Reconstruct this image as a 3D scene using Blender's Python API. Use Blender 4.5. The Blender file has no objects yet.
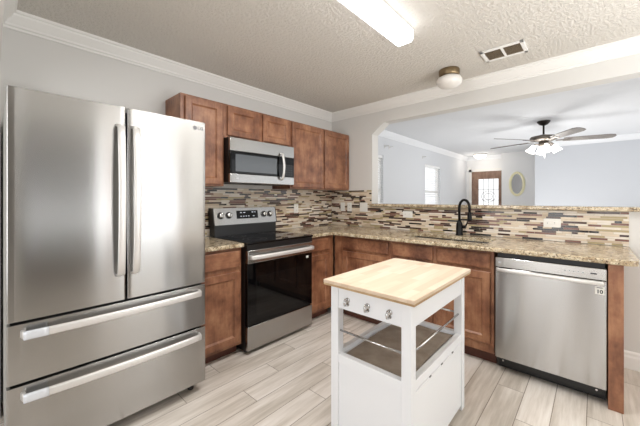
import bpy, bmesh, math, random
from mathutils import Matrix, Vector
random.seed(7)
C = bpy.context.scene
COL = C.collection
PI = math.pi

# ------------------------------------------------------------------ camera
YAW = 42.42
cam_d = bpy.data.cameras.new('camera')
cam = bpy.data.objects.new('camera', cam_d); COL.objects.link(cam)
cam.location = (0, 0, 1.277)
cam.rotation_euler = (PI/2, 0, math.radians(YAW-90))
cam_d.sensor_width = 36; cam_d.sensor_fit = 'HORIZONTAL'
cam_d.lens = 301/640*36
cam_d.shift_y = -(213-198.47)/640
cam_d.clip_start = 0.02
C.camera = cam

# ------------------------------------------------------------------ world daylight and added fill lights
w = bpy.data.worlds.new('sky'); C.world = w; w.use_nodes = True
bg = w.node_tree.nodes['Background']
bg.inputs[0].default_value = (0.96, 0.98, 1.0, 1); bg.inputs[1].default_value = .85

def area(name, loc, rot, sx, sy, power, col):
    l = bpy.data.lights.new(name, 'AREA'); l.shape = 'RECTANGLE'; l.size = sx; l.size_y = sy
    l.energy = power; l.color = col
    o = bpy.data.objects.new(name, l); COL.objects.link(o); o.location = loc; o.rotation_euler = rot
    return o
# added out-of-view fill lights, not known windows: behind camera, hall, living-room side
area('window_daylight', (2.15, -3.1, 1.25), (PI/2, 0, 0), 1.9, 2.2, 9, (.97, .985, 1))
area('hall_daylight', (-2.45, .8, 1.35), (PI/2, 0, -PI/2), 2.6, 2.0, 44, (.95, .97, 1))
area('patio_daylight', (6.2, -3.05, 1.35), (PI/2, 0, 0), 5.0, 2.1, 8, (.97, .985, 1))

# added up-facing fills standing in for bounced flash, behind camera and in living room
area('bounce_flash', (1.3, -2.0, .9), (PI, 0, 0), 2.4, 2.2, 80, (.965, .985, 1))
area('living_bounce', (6.0, -1.6, .9), (PI, 0, 0), 3.2, 2.4, 6, (1, .995, .99))
area('living_bounce', (6.6, .7, .6), (PI, 0, 0), 2.4, 1.8, 15, (1, .995, .99))

C.view_settings.view_transform = 'Standard'
C.view_settings.look = 'None'
C.view_settings.gamma = 1
C.view_settings.use_curve_mapping = False
C.view_settings.exposure = 0.78

# ------------------------------------------------------------------ materials
def lin(c):
    return tuple(((v/255)/12.92 if v/255 <= .04045 else ((v/255+.055)/1.055)**2.4) for v in c) + (1,)

def mat(name, rgb, rough=.5, metal=0, **kw):
    m = bpy.data.materials.new(name); m.use_nodes = True
    b = m.node_tree.nodes['Principled BSDF']
    b.inputs['Base Color'].default_value = lin(rgb)
    b.inputs['Roughness'].default_value = rough
    b.inputs['Metallic'].default_value = metal
    for k, v in kw.items(): b.inputs[k.replace('_', ' ')].default_value = v
    return m

class NT:
    def __init__(s, m): s.t = m.node_tree; s.b = s.t.nodes['Principled BSDF']
    def n(s, typ, **kw):
        x = s.t.nodes.new(typ)
        for k, v in kw.items():
            if k.startswith('i_'):
                key = k[2:].replace('_', ' ')
                x.inputs[int(key) if key.isdigit() else key].default_value = v
            else: setattr(x, k, v)
        return x
    def l(s, a, b): s.t.links.new(a, b)
    def math(s, op, a, b=None):
        x = s.t.nodes.new('ShaderNodeMath'); x.operation = op
        for i, v in enumerate((a, b)):
            if v is None: continue
            if isinstance(v, (int, float)): x.inputs[i].default_value = v
            else: s.l(v, x.inputs[i])
        return x.outputs[0]
    def coord(s, scale=(1, 1, 1)):
        tc = s.n('ShaderNodeTexCoord'); mp = s.n('ShaderNodeMapping'); mp.inputs['Scale'].default_value = scale
        s.l(tc.outputs['Object'], mp.inputs[0]); return mp.outputs[0]
    def noise(s, scale, detail=4, vec=None, rough=.55):
        x = s.n('ShaderNodeTexNoise'); x.inputs['Scale'].default_value = scale
        x.inputs['Detail'].default_value = detail; x.inputs['Roughness'].default_value = rough
        if vec is not None: s.l(vec, x.inputs['Vector'])
        return x.outputs['Fac']
    def ramp(s, fac, stops, interp='LINEAR'):
        r = s.n('ShaderNodeValToRGB'); e = r.color_ramp; e.interpolation = interp
        while len(e.elements) < len(stops): e.elements.new(.5)
        for el, (p, c) in zip(e.elements, stops):
            el.position = p; el.color = lin(c)
        s.l(fac, r.inputs[0]); return r.outputs[0]
    def mix(s, fac, a, b, mode='MIX'):
        x = s.n('ShaderNodeMix'); x.data_type = 'RGBA'; x.blend_type = mode
        for v, sock in ((fac, 0), (a, 6), (b, 7)):
            if isinstance(v, (int, float)): x.inputs[sock].default_value = v
            elif isinstance(v, tuple): x.inputs[sock].default_value = v
            else: s.l(v, x.inputs[sock])
        return x.outputs[2]
    def bump(s, h, strength=.3, dist=.01):
        x = s.n('ShaderNodeBump'); x.inputs['Strength'].default_value = strength; x.inputs['Distance'].default_value = dist
        s.l(h, x.inputs['Height']); s.l(x.outputs[0], s.b.inputs['Normal'])

def paint(name, rgb, rough=.75, bump=.06, scale=180):
    m = mat(name, rgb, rough); t = NT(m)
    t.bump(t.noise(scale, 2, t.coord()), bump, .004); return m

M = {}
M['wall'] = paint('greige_wall_paint', (217, 215, 211))
M['living_wall'] = paint('pale_living_wall_paint', (219, 221, 224))
M['entry_wall'] = paint('white_entry_wall_paint', (234, 234, 234))  # lighter colour stands in for the stronger light on this wall
M['grey_wall'] = paint('cool_grey_living_wall_paint', (207, 210, 215))  # greyer colour stands in for the weaker light on this wall
M['trim'] = mat('white_trim_paint', (238, 236, 232), .4)
M['white'] = mat('white_lacquer', (238, 240, 243), .35)
M['plastic'] = mat('white_plastic', (236, 234, 228), .35)

def ceiling_mat(name, rgb, strength):
    m = mat(name, rgb, .9); t = NT(m); co = t.coord()
    a = t.noise(46, 3, co, .6)
    a = t.ramp(a, [(.40, (0, 0, 0)), (.60, (255, 255, 255))])
    b = t.noise(110, 2, co)
    h = t.math('ADD', t.math('MULTIPLY', a, .8), t.math('MULTIPLY', b, .4))
    t.bump(h, strength, .012); return m
M['ceiling'] = ceiling_mat('knockdown_textured_ceiling', (216, 211, 203), .5)
M['ceiling_smooth'] = ceiling_mat('living_room_ceiling', (224, 226, 229), .06)

def wood_mat(name, dark, mid, light, rough=.38, axis='z'):
    m = mat(name, mid, rough); t = NT(m)
    sc = {'z': (1, 1, .16), 'x': (.16, 1, 1), 'y': (1, .16, 1)}[axis]
    mott = t.noise(5.5, 4, t.coord(), .6)
    grain = t.noise(38, 5, t.coord(sc), .6)
    f = t.math('ADD', t.math('MULTIPLY', mott, .72), t.math('MULTIPLY', grain, .28))
    c = t.ramp(f, [(.36, dark), (.5, mid), (.64, light)])
    t.l(c, t.b.inputs['Base Color']); t.bump(grain, .05, .003); return m
M['cab'] = wood_mat('stained_maple', (100, 62, 44), (138, 92, 66), (170, 123, 91))
M['cab_h'] = wood_mat('stained_maple_horizontal', (100, 62, 44), (138, 92, 66), (170, 123, 91), axis='x')
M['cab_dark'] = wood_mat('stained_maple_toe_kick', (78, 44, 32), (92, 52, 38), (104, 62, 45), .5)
M['door_wood'] = wood_mat('brown_entry_door_wood', (124, 96, 80), (142, 113, 96), (158, 130, 112), .45)

M['dark_door'] = mat('dark_walnut_pantry_door', (40, 34, 30), .5)  # only for the added slab that the refrigerator reflects
def steel(name, rgb, rough=.19, aniso=.92):
    m = mat(name, rgb, rough, 1); t = NT(m)
    t.b.inputs['Anisotropic'].default_value = aniso; t.b.inputs['Anisotropic Rotation'].default_value = .25
    tg = t.n('ShaderNodeTangent'); tg.direction_type = 'RADIAL'; tg.axis = 'Z'
    t.l(tg.outputs[0], t.b.inputs['Tangent'])
    return m
M['steel'] = steel('brushed_stainless', (176, 175, 173))
M['steel_bright'] = steel('bright_stainless_trim', (198, 197, 194), .22, .5)
M['satin'] = mat('satin_handle_metal', (226, 224, 221), .35, .45)
M['film'] = mat('clear_film_over_handle_end', (222, 226, 232), .25, .2)
M['chrome'] = mat('chrome', (205, 205, 205), .12, 1)
M['grey_side'] = mat('grey_painted_appliance_side', (168, 168, 164), .5)
M['black'] = mat('black_plastic', (14, 14, 15), .4)
M['gloss'] = mat('black_glass', (5, 5, 6), .05, 0, Specular_IOR_Level=.3)
M['window_glass_black'] = mat('dark_oven_window', (12, 12, 12), .04, 0, Specular_IOR_Level=.35)
M['mesh_window'] = mat('grey_microwave_window', (88, 92, 96), .1)
M['dgrey'] = mat('dark_grey_metal', (52, 53, 55), .35, .4)
M['faucet'] = mat('matt_black_metal', (16, 16, 17), .3, .6)
M['brass'] = mat('aged_brass', (138, 120, 92), .35, .9)
M['bronze'] = mat('brushed_pewter', (118, 110, 102), .4, .7)
M['darkbronze'] = mat('dark_bronze', (44, 38, 34), .4, .6)
M['blade'] = wood_mat('weathered_grey_wood_blade', (112, 106, 102), (128, 122, 117), (142, 136, 130), .5, 'x')
M['cream'] = mat('cream_frame_paint', (235, 228, 190), .45)
M['mirror'] = mat('mirror_glass', (215, 216, 220), .03, 1)
M['blind'] = mat('white_blind_slat', (240, 240, 240), .5)
M['mark'] = mat('dark_grey_print', (70, 70, 72), .4)
M['logo_grey'] = mat('grey_logo_print', (112, 112, 114), .4)
M['pale_mark'] = mat('pale_grey_print', (190, 192, 195), .4)
M['slot'] = mat('dark_vent_slot', (104, 84, 62), .6)
M['louver'] = mat('vent_louver_tan', (176, 160, 138), .5)

def emit(name, rgb, strength):
    m = mat(name, rgb, .4); b = m.node_tree.nodes['Principled BSDF']
    b.inputs['Emission Color'].default_value = lin(rgb); b.inputs['Emission Strength'].default_value = strength; return m
M['tube'] = emit('lit_fluorescent_lens', (250, 252, 255), 2.6)
M['lit_shade'] = emit('lit_frosted_shade', (255, 252, 246), 1.6)
M['lit_globe'] = emit('lit_entry_globe', (255, 246, 230), 1.8)
M['globe'] = mat('frosted_white_globe', (232, 228, 222), .3)
M['led'] = emit('lit_display_digits', (190, 195, 205), .25)

def glass(name, tint=(1, 1, 1, 1)):
    m = bpy.data.materials.new(name); m.use_nodes = True; nt = m.node_tree
    nt.nodes.remove(nt.nodes['Principled BSDF']); o = nt.nodes['Material Output']
    tr = nt.nodes.new('ShaderNodeBsdfTransparent'); tr.inputs[0].default_value = tint
    gl = nt.nodes.new('ShaderNodeBsdfGlossy'); gl.inputs['Roughness'].default_value = .03
    mx = nt.nodes.new('ShaderNodeMixShader'); mx.inputs[0].default_value = .07
    nt.links.new(tr.outputs[0], mx.inputs[1]); nt.links.new(gl.outputs[0], mx.inputs[2]); nt.links.new(mx.outputs[0], o.inputs[0])
    return m
M['glass'] = glass('window_glass')

def granite():
    m = mat('speckled_beige_granite', (185, 165, 130), .14); t = NT(m); co = t.coord()
    a = t.noise(22, 5, co, .7)
    base = t.ramp(a, [(.32, (128, 106, 82)), (.45, (178, 158, 128)), (.56, (210, 195, 166)), (.7, (230, 220, 198))])
    s = t.noise(95, 3, co, .7)
    sp = t.ramp(s, [(.38, (255, 255, 255)), (.45, (0, 0, 0))])
    c = t.mix(sp, base, lin((72, 54, 40)))
    v = t.noise(60, 2, co, .5)
    sp2 = t.ramp(v, [(.62, (0, 0, 0)), (.70, (255, 255, 255))])
    c = t.mix(sp2, c, lin((232, 224, 204)))
    t.l(c, t.b.inputs['Base Color']); return m
M['granite'] = granite()

def floor_mat():
    m = mat('pale_wood_look_floor_tile', (200, 190, 176), .34); t = NT(m)
    tc = t.n('ShaderNodeTexCoord'); sp = t.n('ShaderNodeSeparateXYZ'); t.l(tc.outputs['Object'], sp.inputs[0])
    X, Y = sp.outputs[0], sp.outputs[1]
    W, L = .1535, .92
    yv = t.math('DIVIDE', t.math('SUBTRACT', Y, .036), W)
    row = t.math('FLOOR', yv); fy = t.math('SUBTRACT', yv, row)
    xv = t.math('DIVIDE', t.math('SUBTRACT', t.math('SUBTRACT', X, 1.745), t.math('MULTIPLY', row, .3067)), L)
    col = t.math('FLOOR', xv); fx = t.math('SUBTRACT', xv, col)
    cb = t.n('ShaderNodeCombineXYZ'); t.l(row, cb.inputs[0]); t.l(col, cb.inputs[1])
    wn = t.n('ShaderNodeTexWhiteNoise'); wn.noise_dimensions = '2D'; t.l(cb.outputs[0], wn.inputs['Vector'])
    rnd = wn.outputs['Value']
    # grain: shifted for every plank, stretched along it
    cv = t.n('ShaderNodeCombineXYZ')
    t.l(t.math('ADD', t.math('MULTIPLY', X, 2.2), t.math('MULTIPLY', rnd, 37)), cv.inputs[0])
    t.l(t.math('MULTIPLY', Y, 26), cv.inputs[1]); t.l(t.math('MULTIPLY', rnd, 11), cv.inputs[2])
    g = t.noise(1.0, 6, cv.outputs[0], .62)
    cv2 = t.n('ShaderNodeCombineXYZ')
    t.l(t.math('ADD', t.math('MULTIPLY', X, 1.1), t.math('MULTIPLY', rnd, 19)), cv2.inputs[0])
    t.l(t.math('MULTIPLY', Y, 7), cv2.inputs[1]); t.l(rnd, cv2.inputs[2])
    g2 = t.noise(1.3, 3, cv2.outputs[0], .5)
    f = t.math('ADD', t.math('ADD', t.math('MULTIPLY', g, .55), t.math('MULTIPLY', g2, .35)), t.math('MULTIPLY', rnd, .10))
    c = t.ramp(f, [(.35, (182, 172, 160)), (.46, (204, 195, 184)), (.55, (222, 214, 205)), (.65, (234, 228, 221))])
    ey = t.math('MULTIPLY', t.math('MINIMUM', fy, t.math('SUBTRACT', 1, fy)), W)
    ex = t.math('MULTIPLY', t.math('MINIMUM', fx, t.math('SUBTRACT', 1, fx)), L)
    e = t.math('MINIMUM', ex, ey)
    line = t.math('LESS_THAN', e, .0020)
    c = t.mix(line, c, lin((138, 126, 113)))
    t.l(c, t.b.inputs['Base Color'])
    h = t.math('SUBTRACT', t.math('MULTIPLY', g, .25), line)
    t.bump(h, .25, .002)
    return m
M['floor'] = floor_mat()

def butcher():
    m = mat('pale_butcher_block', (222, 200, 168), .4); t = NT(m)
    tc = t.n('ShaderNodeTexCoord'); sp = t.n('ShaderNodeSeparateXYZ'); t.l(tc.outputs['Object'], sp.inputs[0])
    row = t.math('FLOOR', t.math('DIVIDE', sp.outputs[1], .045))
    wr = t.n('ShaderNodeTexWhiteNoise'); wr.noise_dimensions = '1D'; t.l(row, wr.inputs['W'])
    col = t.math('FLOOR', t.math('ADD', t.math('DIVIDE', sp.outputs[0], .3), t.math('MULTIPLY', wr.outputs['Value'], 7)))
    cb = t.n('ShaderNodeCombineXYZ'); t.l(row, cb.inputs[0]); t.l(col, cb.inputs[1])
    wn = t.n('ShaderNodeTexWhiteNoise'); wn.noise_dimensions = '2D'; t.l(cb.outputs[0], wn.inputs['Vector'])
    g = t.noise(30, 4, t.coord((.12, 1, 1)))
    f = t.math('ADD', t.math('MULTIPLY', wn.outputs['Value'], .45), t.math('MULTIPLY', g, .55))
    t.l(t.ramp(f, [(.2, (204, 179, 154)), (.5, (217, 195, 170)), (.8, (228, 209, 188))]), t.b.inputs['Base Color']); return m
M['butcher'] = butcher()
M['butcher_edge'] = wood_mat('butcher_block_edge', (168, 138, 98), (186, 156, 116), (200, 172, 134), .45, 'x')

def mat_fabric():
    m = mat('taupe_shelf_mat', (140, 126, 112), .8); t = NT(m)
    a = t.noise(9, 4, t.coord()); t.l(t.ramp(a, [(.3, (142, 129, 116)), (.7, (174, 161, 147))]), t.b.inputs['Base Color'])
    t.bump(t.noise(300, 1, t.coord()), .2, .002); return m
M['shelf_mat'] = mat_fabric()

TILES = [mat('mosaic_cream', (222, 206, 184), .3), mat('mosaic_pale', (233, 224, 211), .25), mat('mosaic_sand', (202, 182, 156), .35),
         mat('mosaic_dark_brown', (66, 42, 36), .12), mat('mosaic_red_brown', (124, 86, 74), .15), mat('mosaic_olive', (178, 162, 124), .2),
         mat('mosaic_near_black', (34, 28, 28), .1), mat('mosaic_grout', (206, 194, 174), .8)]

# ------------------------------------------------------------------ mesh building
WORLD = {}
class MB:
    def __init__(s, m=None): s.bm = bmesh.new(); s.m = m or Matrix(); s.mats = []; s.cur = 0
    def use(s, material):
        if material not in s.mats: s.mats.append(material)
        s.cur = s.mats.index(material); return s
    def face(s, vs, smooth=False):
        try: f = s.bm.faces.new(vs)
        except ValueError: return None
        f.material_index = s.cur; f.smooth = smooth; return f
    def box(s, x0, x1, y0, y1, z0, z1, bev=0, seg=2):
        x0, x1 = min(x0, x1), max(x0, x1); y0, y1 = min(y0, y1), max(y0, y1); z0, z1 = min(z0, z1), max(z0, z1)
        r = bmesh.ops.create_cube(s.bm, size=1)
        vs = r['verts']
        for v in vs:
            v.co = Vector(((x0+x1)/2+v.co.x*(x1-x0), (y0+y1)/2+v.co.y*(y1-y0), (z0+z1)/2+v.co.z*(z1-z0)))
        fs = set(f for v in vs for f in v.link_faces)
        for f in fs: f.material_index = s.cur
        if bev:
            es = list(set(e for v in vs for e in v.link_edges))
            rr = bmesh.ops.bevel(s.bm, geom=es, offset=bev, segments=seg, affect='EDGES', profile=.5)
            for f in rr['faces']: f.material_index = s.cur; f.smooth = True
        return s
    def rings(s, loops, closed=True, cap0=True, cap1=True, smooth=True):
        rows = [[s.bm.verts.new(Vector(p)) for p in lp] for lp in loops]
        n = len(rows[0])
        for a, b in zip(rows, rows[1:]):
            for i in range(n if closed else n-1):
                j = (i+1) % n
                s.face([a[i], a[j], b[j], b[i]], smooth)
        if cap0: s.face(list(reversed(rows[0])))
        if cap1: s.face(rows[-1])
        return s
    def lathe(s, prof, c=(0, 0, 0), seg=24, axis='z', cap0=True, cap1=True):
        loops = []
        for r, h in prof:
            lp = []
            for i in range(seg):
                a = 2*PI*i/seg; u, v = r*math.cos(a), r*math.sin(a)
                p = {'z': (u, v, h), 'y': (u, h, v), 'x': (h, u, v)}[axis]
                lp.append((p[0]+c[0], p[1]+c[1], p[2]+c[2]))
            loops.append(lp)
        return s.rings(loops, True, cap0, cap1)
    def tube(s, pts, r, seg=10, flat=1.0, up=(0, 0, 1)):
        pts = [Vector(p) for p in pts]; loops = []
        rr = r if isinstance(r, (list, tuple)) else [r]*len(pts)
        up = Vector(up)
        for i, p in enumerate(pts):
            d = (pts[min(i+1, len(pts)-1)] - pts[max(i-1, 0)]).normalized()
            a = d.cross(up)
            if a.length < 1e-4: a = d.cross(Vector((1, 0, 0)))
            a.normalize(); b = d.cross(a).normalized()
            loops.append([p + a*math.cos(2*PI*k/seg)*rr[i] + b*math.sin(2*PI*k/seg)*rr[i]*flat for k in range(seg)])
        return s.rings(loops)
    def bar(s, pts, wa, wb, up, bev=0):
        """rectangular section swept along pts: wa across, wb along up"""
        pts = [Vector(p) for p in pts]; loops = []; up = Vector(up)
        for i, p in enumerate(pts):
            d = (pts[min(i+1, len(pts)-1)] - pts[max(i-1, 0)]).normalized()
            a = d.cross(up).normalized(); b = a.cross(d).normalized()
            k = .3
            q = [(-1, -1+k), (-1, 1-k), (-1+k, 1), (1-k, 1), (1, 1-k), (1, -1+k), (1-k, -1), (-1+k, -1)]
            loops.append([p + a*wa/2*u + b*wb/2*v for u, v in q])
        return s.rings(loops)
    def panel(s, x, z, wd, h, rg):
        """front at y=0 facing -y; rg = list of (inset, y) from the back edge to the middle"""
        loops = []
        for ins, y in rg:
            loops.append([(x+ins, y, z+ins), (x+wd-ins, y, z+ins), (x+wd-ins, y, z+h-ins), (x+ins, y, z+h-ins)])
        return s.rings(loops, True, True, True, smooth=False)
    def prism(s, poly, axis, a, b):
        """poly: list of 2-D points; axis 'x' -> (y,z), 'y' -> (x,z), 'z' -> (x,y)"""
        def P(p, t): return {'x': (t, p[0], p[1]), 'y': (p[0], t, p[1]), 'z': (p[0], p[1], t)}[axis]
        lo = [s.bm.verts.new(P(p, a)) for p in poly]; hi = [s.bm.verts.new(P(p, b)) for p in poly]
        n = len(poly)
        for i in range(n): s.face([lo[i], lo[(i+1) % n], hi[(i+1) % n], hi[i]])
        s.face(list(reversed(lo))); s.face(hi); return s
    def build(s, name, material=None, parent=None, loc=None):
        """vertices are in world coordinates (after s.m); the object sits at its parent's origin, or at loc"""
        bm = s.bm
        for v in bm.verts: v.co = s.m @ v.co
        bmesh.ops.recalc_face_normals(bm, faces=bm.faces[:])
        o_w = Vector(WORLD[parent.name]) if parent else Vector(loc or (0, 0, 0))
        for v in bm.verts: v.co -= o_w
        me = bpy.data.meshes.new(name); bm.to_mesh(me); bm.free()
        for mm in (s.mats if s.mats else [material]): me.materials.append(mm)
        o = bpy.data.objects.new(name, me); COL.objects.link(o)
        if parent: o.parent = parent
        else: o.location = o_w
        WORLD[o.name] = tuple(o_w)
        return o

def tag(o, label, cat, group=None):
    o['label'] = label; o['category'] = cat
    if group: o['group'] = group
    return o
def thing(name, loc, label, cat, group=None):
    o = bpy.data.objects.new(name, None); COL.objects.link(o); o.location = loc; o.empty_display_size = .1
    WORLD[o.name] = tuple(loc); return tag(o, label, cat, group)
def struct(o): o['kind'] = 'structure'; return o
def dup(root, loc, label=None, rot=None):
    r = root.copy(); COL.objects.link(r); r.location = loc
    if rot is not None: r.rotation_euler = rot
    if label: r['label'] = label
    for ch in list(root.children):
        c = ch.copy(); COL.objects.link(c); c.parent = r
        for g in list(ch.children):
            d = g.copy(); COL.objects.link(d); d.parent = c
    return r
def text(name, body, size, mtx, material, parent, ext=.0004, align='CENTER', bold=0):
    cu = bpy.data.curves.new(name, 'FONT'); cu.body = body; cu.size = size; cu.extrude = ext
    cu.align_x = align; cu.align_y = 'CENTER'; cu.offset = bold
    t = bpy.data.objects.new(name, cu); COL.objects.link(t)
    bpy.context.view_layer.update()
    me = bpy.data.meshes.new_from_object(t.evaluated_get(bpy.context.evaluated_depsgraph_get()))
    bpy.data.objects.remove(t); bpy.data.curves.remove(cu)
    ow = Vector(WORLD[parent.name])
    me.transform(Matrix.Translation(-ow) @ mtx)
    me.materials.clear(); me.materials.append(material)
    o = bpy.data.objects.new(name, me); COL.objects.link(o); o.parent = parent
    WORLD[o.name] = tuple(ow); return o
FACE_A = lambda x, y, z: Matrix.Translation((x, y, z)) @ Matrix.Rotation(PI/2, 4, 'X')                    # text facing -Y
FACE_B = lambda x, y, z: Matrix.Translation((x, y, z)) @ Matrix.Rotation(-PI/2, 4, 'Z') @ Matrix.Rotation(PI/2, 4, 'X')   # facing -X
def ON_B(xf, y1):   # local x -> -Y, local y -> +X
    return Matrix.Translation((xf, y1, 0)) @ Matrix.Rotation(-PI/2, 4, 'Z')
def ON_A(yf): return Matrix.Translation((0, yf, 0))

# ------------------------------------------------------------------ room
XB, YA, HC = 3.232, 2.731, 2.457      # tile faces of the pass-through wall and of the stove wall, ceiling
WB, WA = 3.240, 2.739                 # the walls behind the tiles
WT = .14
struct(MB().box(-2.7, 9.6, -3.3, 3.0, -.06, 0).build('floor', M['floor']))
struct(MB().box(-2.7, WB+.07, -3.3, WA+.13, HC, HC+.08).build('ceiling', M['ceiling']))
struct(MB().box(WB+.07, 9.6, -3.3, WA+.13, HC, HC+.08).build('ceiling_living', M['ceiling_smooth']))
WIN = [(3.75, 4.64), (6.40, 7.27)]; WZ0, WZ1 = .85, 2.03
b = MB().use(M['wall']).box(-.07, WB+.07, WA, WA+.13, 0, HC).use(M['living_wall'])
xs = WB+.07
for a, c in WIN:
    b.box(xs, a, WA, WA+.13, 0, HC).box(a, c, WA, WA+.13, 0, WZ0).box(a, c, WA, WA+.13, WZ1, HC); xs = c
b.box(xs, 9.4, WA, WA+.13, 0, HC)
struct(b.build('wall_back'))
# pass-through wall: posts, header with a clipped corner, knee wall
b = MB().use(M['wall'])
OL, OR, OZ = 2.072, -.9, 2.212
b.box(WB, WB+WT, OL, WA, 0, HC).box(WB, WB+WT, OR, OL, OZ, HC).box(WB, WB+WT, OR, OL, 0, 1.178).box(WB, WB+WT, -3.2, OR, 0, HC)
b.prism([(OL, OZ), (OL, 2.085), (1.90, OZ)], 'x', WB, WB+WT)
struct(b.build('wall_right'))
# cased opening at the left: header and stub wall
b = MB().use(M['wall'])
b.box(-.07, .038, 2.56, WA, 0, HC).box(-.07, .038, -1.0, 2.56, 2.08, HC).box(-.07, .038, -3.2, -1.0, 0, HC)
struct(b.build('wall_left'))
# wall behind the camera with a wide opening added for light and reflections
b = MB().use(M['wall'])
b.box(-.07, 1.15, -3.32, -3.2, 0, HC).box(1.15, 3.15, -3.32, -3.2, 2.3, HC).box(1.15, 3.15, -3.32, -3.2, 0, .12).box(3.15, 3.38, -3.32, -3.2, 0, HC)
struct(b.build('wall_front'))
b = MB().use(M['wall']).box(-2.7, -2.58, -3.2, 2.87, 0, HC).box(-2.7, -.07, 2.74, 2.87, 0, HC).box(-2.7, -.07, -3.32, -3.2, 0, HC)
struct(b.build('wall_hall'))
b = MB()
for a, c in ((.0, .28), (1.06, 1.19), (1.30, 1.43), (2.1, 2.18)): b.box(-2.42, -2.36, a, c, .3, 2.4)
b.box(-2.42, -2.36, .12, 2.18, .24, .32).box(-2.42, -2.36, .12, 2.18, 2.36, 2.44)
struct(b.build('window_3', M['door_wood']))  # unseen bars added to put dark bands in the dishwasher reflection
b = MB(); b.box(1.42, 1.58, -3.06, -3.0, .12, 2.3).box(3.08, 3.15, -3.06, -3.0, .12, 2.3)
struct(b.build('window_4', M['door_wood']))  # unseen posts added to break up the bright refrigerator reflection
struct(MB().box(.038, 1.08, -2.2, -2.1, 0, HC-.001).build('door_2', M['dark_door']))  # unseen dark slab added to darken the left refrigerator door's reflection
# living room far walls
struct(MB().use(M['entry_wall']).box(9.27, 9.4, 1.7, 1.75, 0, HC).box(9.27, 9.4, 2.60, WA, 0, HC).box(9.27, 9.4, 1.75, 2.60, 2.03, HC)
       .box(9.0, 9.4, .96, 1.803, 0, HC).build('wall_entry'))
struct(MB().use(M['grey_wall']).box(7.93, 9.0, -3.2, .96, 0, HC).build('wall_living'))

# crown mouldings
def crown_profile():      # (distance from wall, drop from ceiling)
    return [(0, .105), (.010, .105), (.012, .092), (.020, .086), (.022, .074), (.040, .050), (.056, .030), (.060, .020), (.070, .016), (.072, 0), (0, 0)]
def crown_run(b, kind, face, sgn, a, c, ma=0, mc=0):
    """kind 'y': runs along x on a wall whose face is y=face; sgn = direction into the room. ma/mc: mitre sign at each end"""
    n = []
    for t, m_ in ((a, ma), (c, mc)):
        lp = []
        for d, z in crown_profile():
            u = t + m_*d
            lp.append((u, face+sgn*d, HC-z) if kind == 'y' else (face+sgn*d, u, HC-z))
        n.append(lp)
    b.rings(n, True, True, True, smooth=False)
b = MB()
crown_run(b, 'y', WA, -1, .038, WB, 1, -1)
crown_run(b, 'x', WB, -1, WA, -3.2, -1, 1)
crown_run(b, 'x', .038, 1, WA, -3.2, -1, 1)
crown_run(b, 'y', -3.2, 1, .038, WB, 1, -1)
struct(b.build('trim_1', M['trim']))
b = MB()
crown_run(b, 'y', WA, -1, WB+WT, 9.27, 1, -1)
crown_run(b, 'x', 9.27, -1, WA, 1.803, -1, 0)
crown_run(b, 'x', 7.93, -1, .96, -3.2, 0, 0)
struct(b.build('trim_2', M['white']))
def base_profile(): return [(0, 0), (.016, 0), (.016, .085), (.011, .1), (.011, .118), (.005, .13), (0, .13)]
b = MB()
for kind, face, sgn, a, c in (('x', WB, -1, -.10, -3.2), ('y', WA, -1, WB+WT, 9.27), ('x', 7.93, -1, .96, -3.2)):
    n = [[(t, face+sgn*d, z) if kind == 'y' else (face+sgn*d, t, z) for d, z in base_profile()] for t in (a, c)]
    b.rings(n, True, True, True, smooth=False)
struct(b.build('baseboard_right', M['trim']))

# living-room windows: frame, pane, blind
for i, (a, c) in enumerate(WIN):
    b = MB(); f = .045; y0, y1 = WA+.05, WA+.10
    b.box(a, a+f, y0, y1, WZ0, WZ1).box(c-f, c, y0, y1, WZ0, WZ1).box(a+f, c-f, y0, y1, WZ0, WZ0+f).box(a+f, c-f, y0, y1, WZ1-f, WZ1)
    b.box(a+f, c-f, y0+.01, y1-.01, 1.42, 1.46)
    wn = struct(b.build('window_%d' % (i+1), M['trim']))
    MB().box(a+f, c-f, y0+.022, y0+.028, WZ0+f, WZ1-f).build('pane', M['glass'], wn)
    MB().box(a-.03, c+.03, WA-.03, WA+.05, WZ0-.025, WZ0).build('window_sill', M['trim'], wn)
    t = thing('window_blind', ((a+c)/2, WA+.02, WZ1), ['white slatted blind in the window strip just past the opening\'s left edge',
              'white slatted blind in the middle window of the living room, left of the brown door'][i], 'blind', 'living room window blinds')
    MB().box(a+.01, c-.01, WA+.005, WA+.045, WZ1-.05, WZ1-.002).build('headrail', M['blind'], t)
    b = MB(); z = WZ1-.075
    while z > WZ0+.03:
        dy, dz, th = .017, .010, .002
        b.prism([(WA+.025-dy, z-dz), (WA+.025+dy, z+dz), (WA+.025+dy, z+dz+th), (WA+.025-dy, z-dz+th)], 'x', a+.012, c-.012)
        z -= .042
    b.build('slats', M['blind'], t)
    MB().box(a+.01, c-.01, WA+.01, WA+.04, WZ0+.005, WZ0+.022).build('bottom_rail', M['blind'], t)

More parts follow.
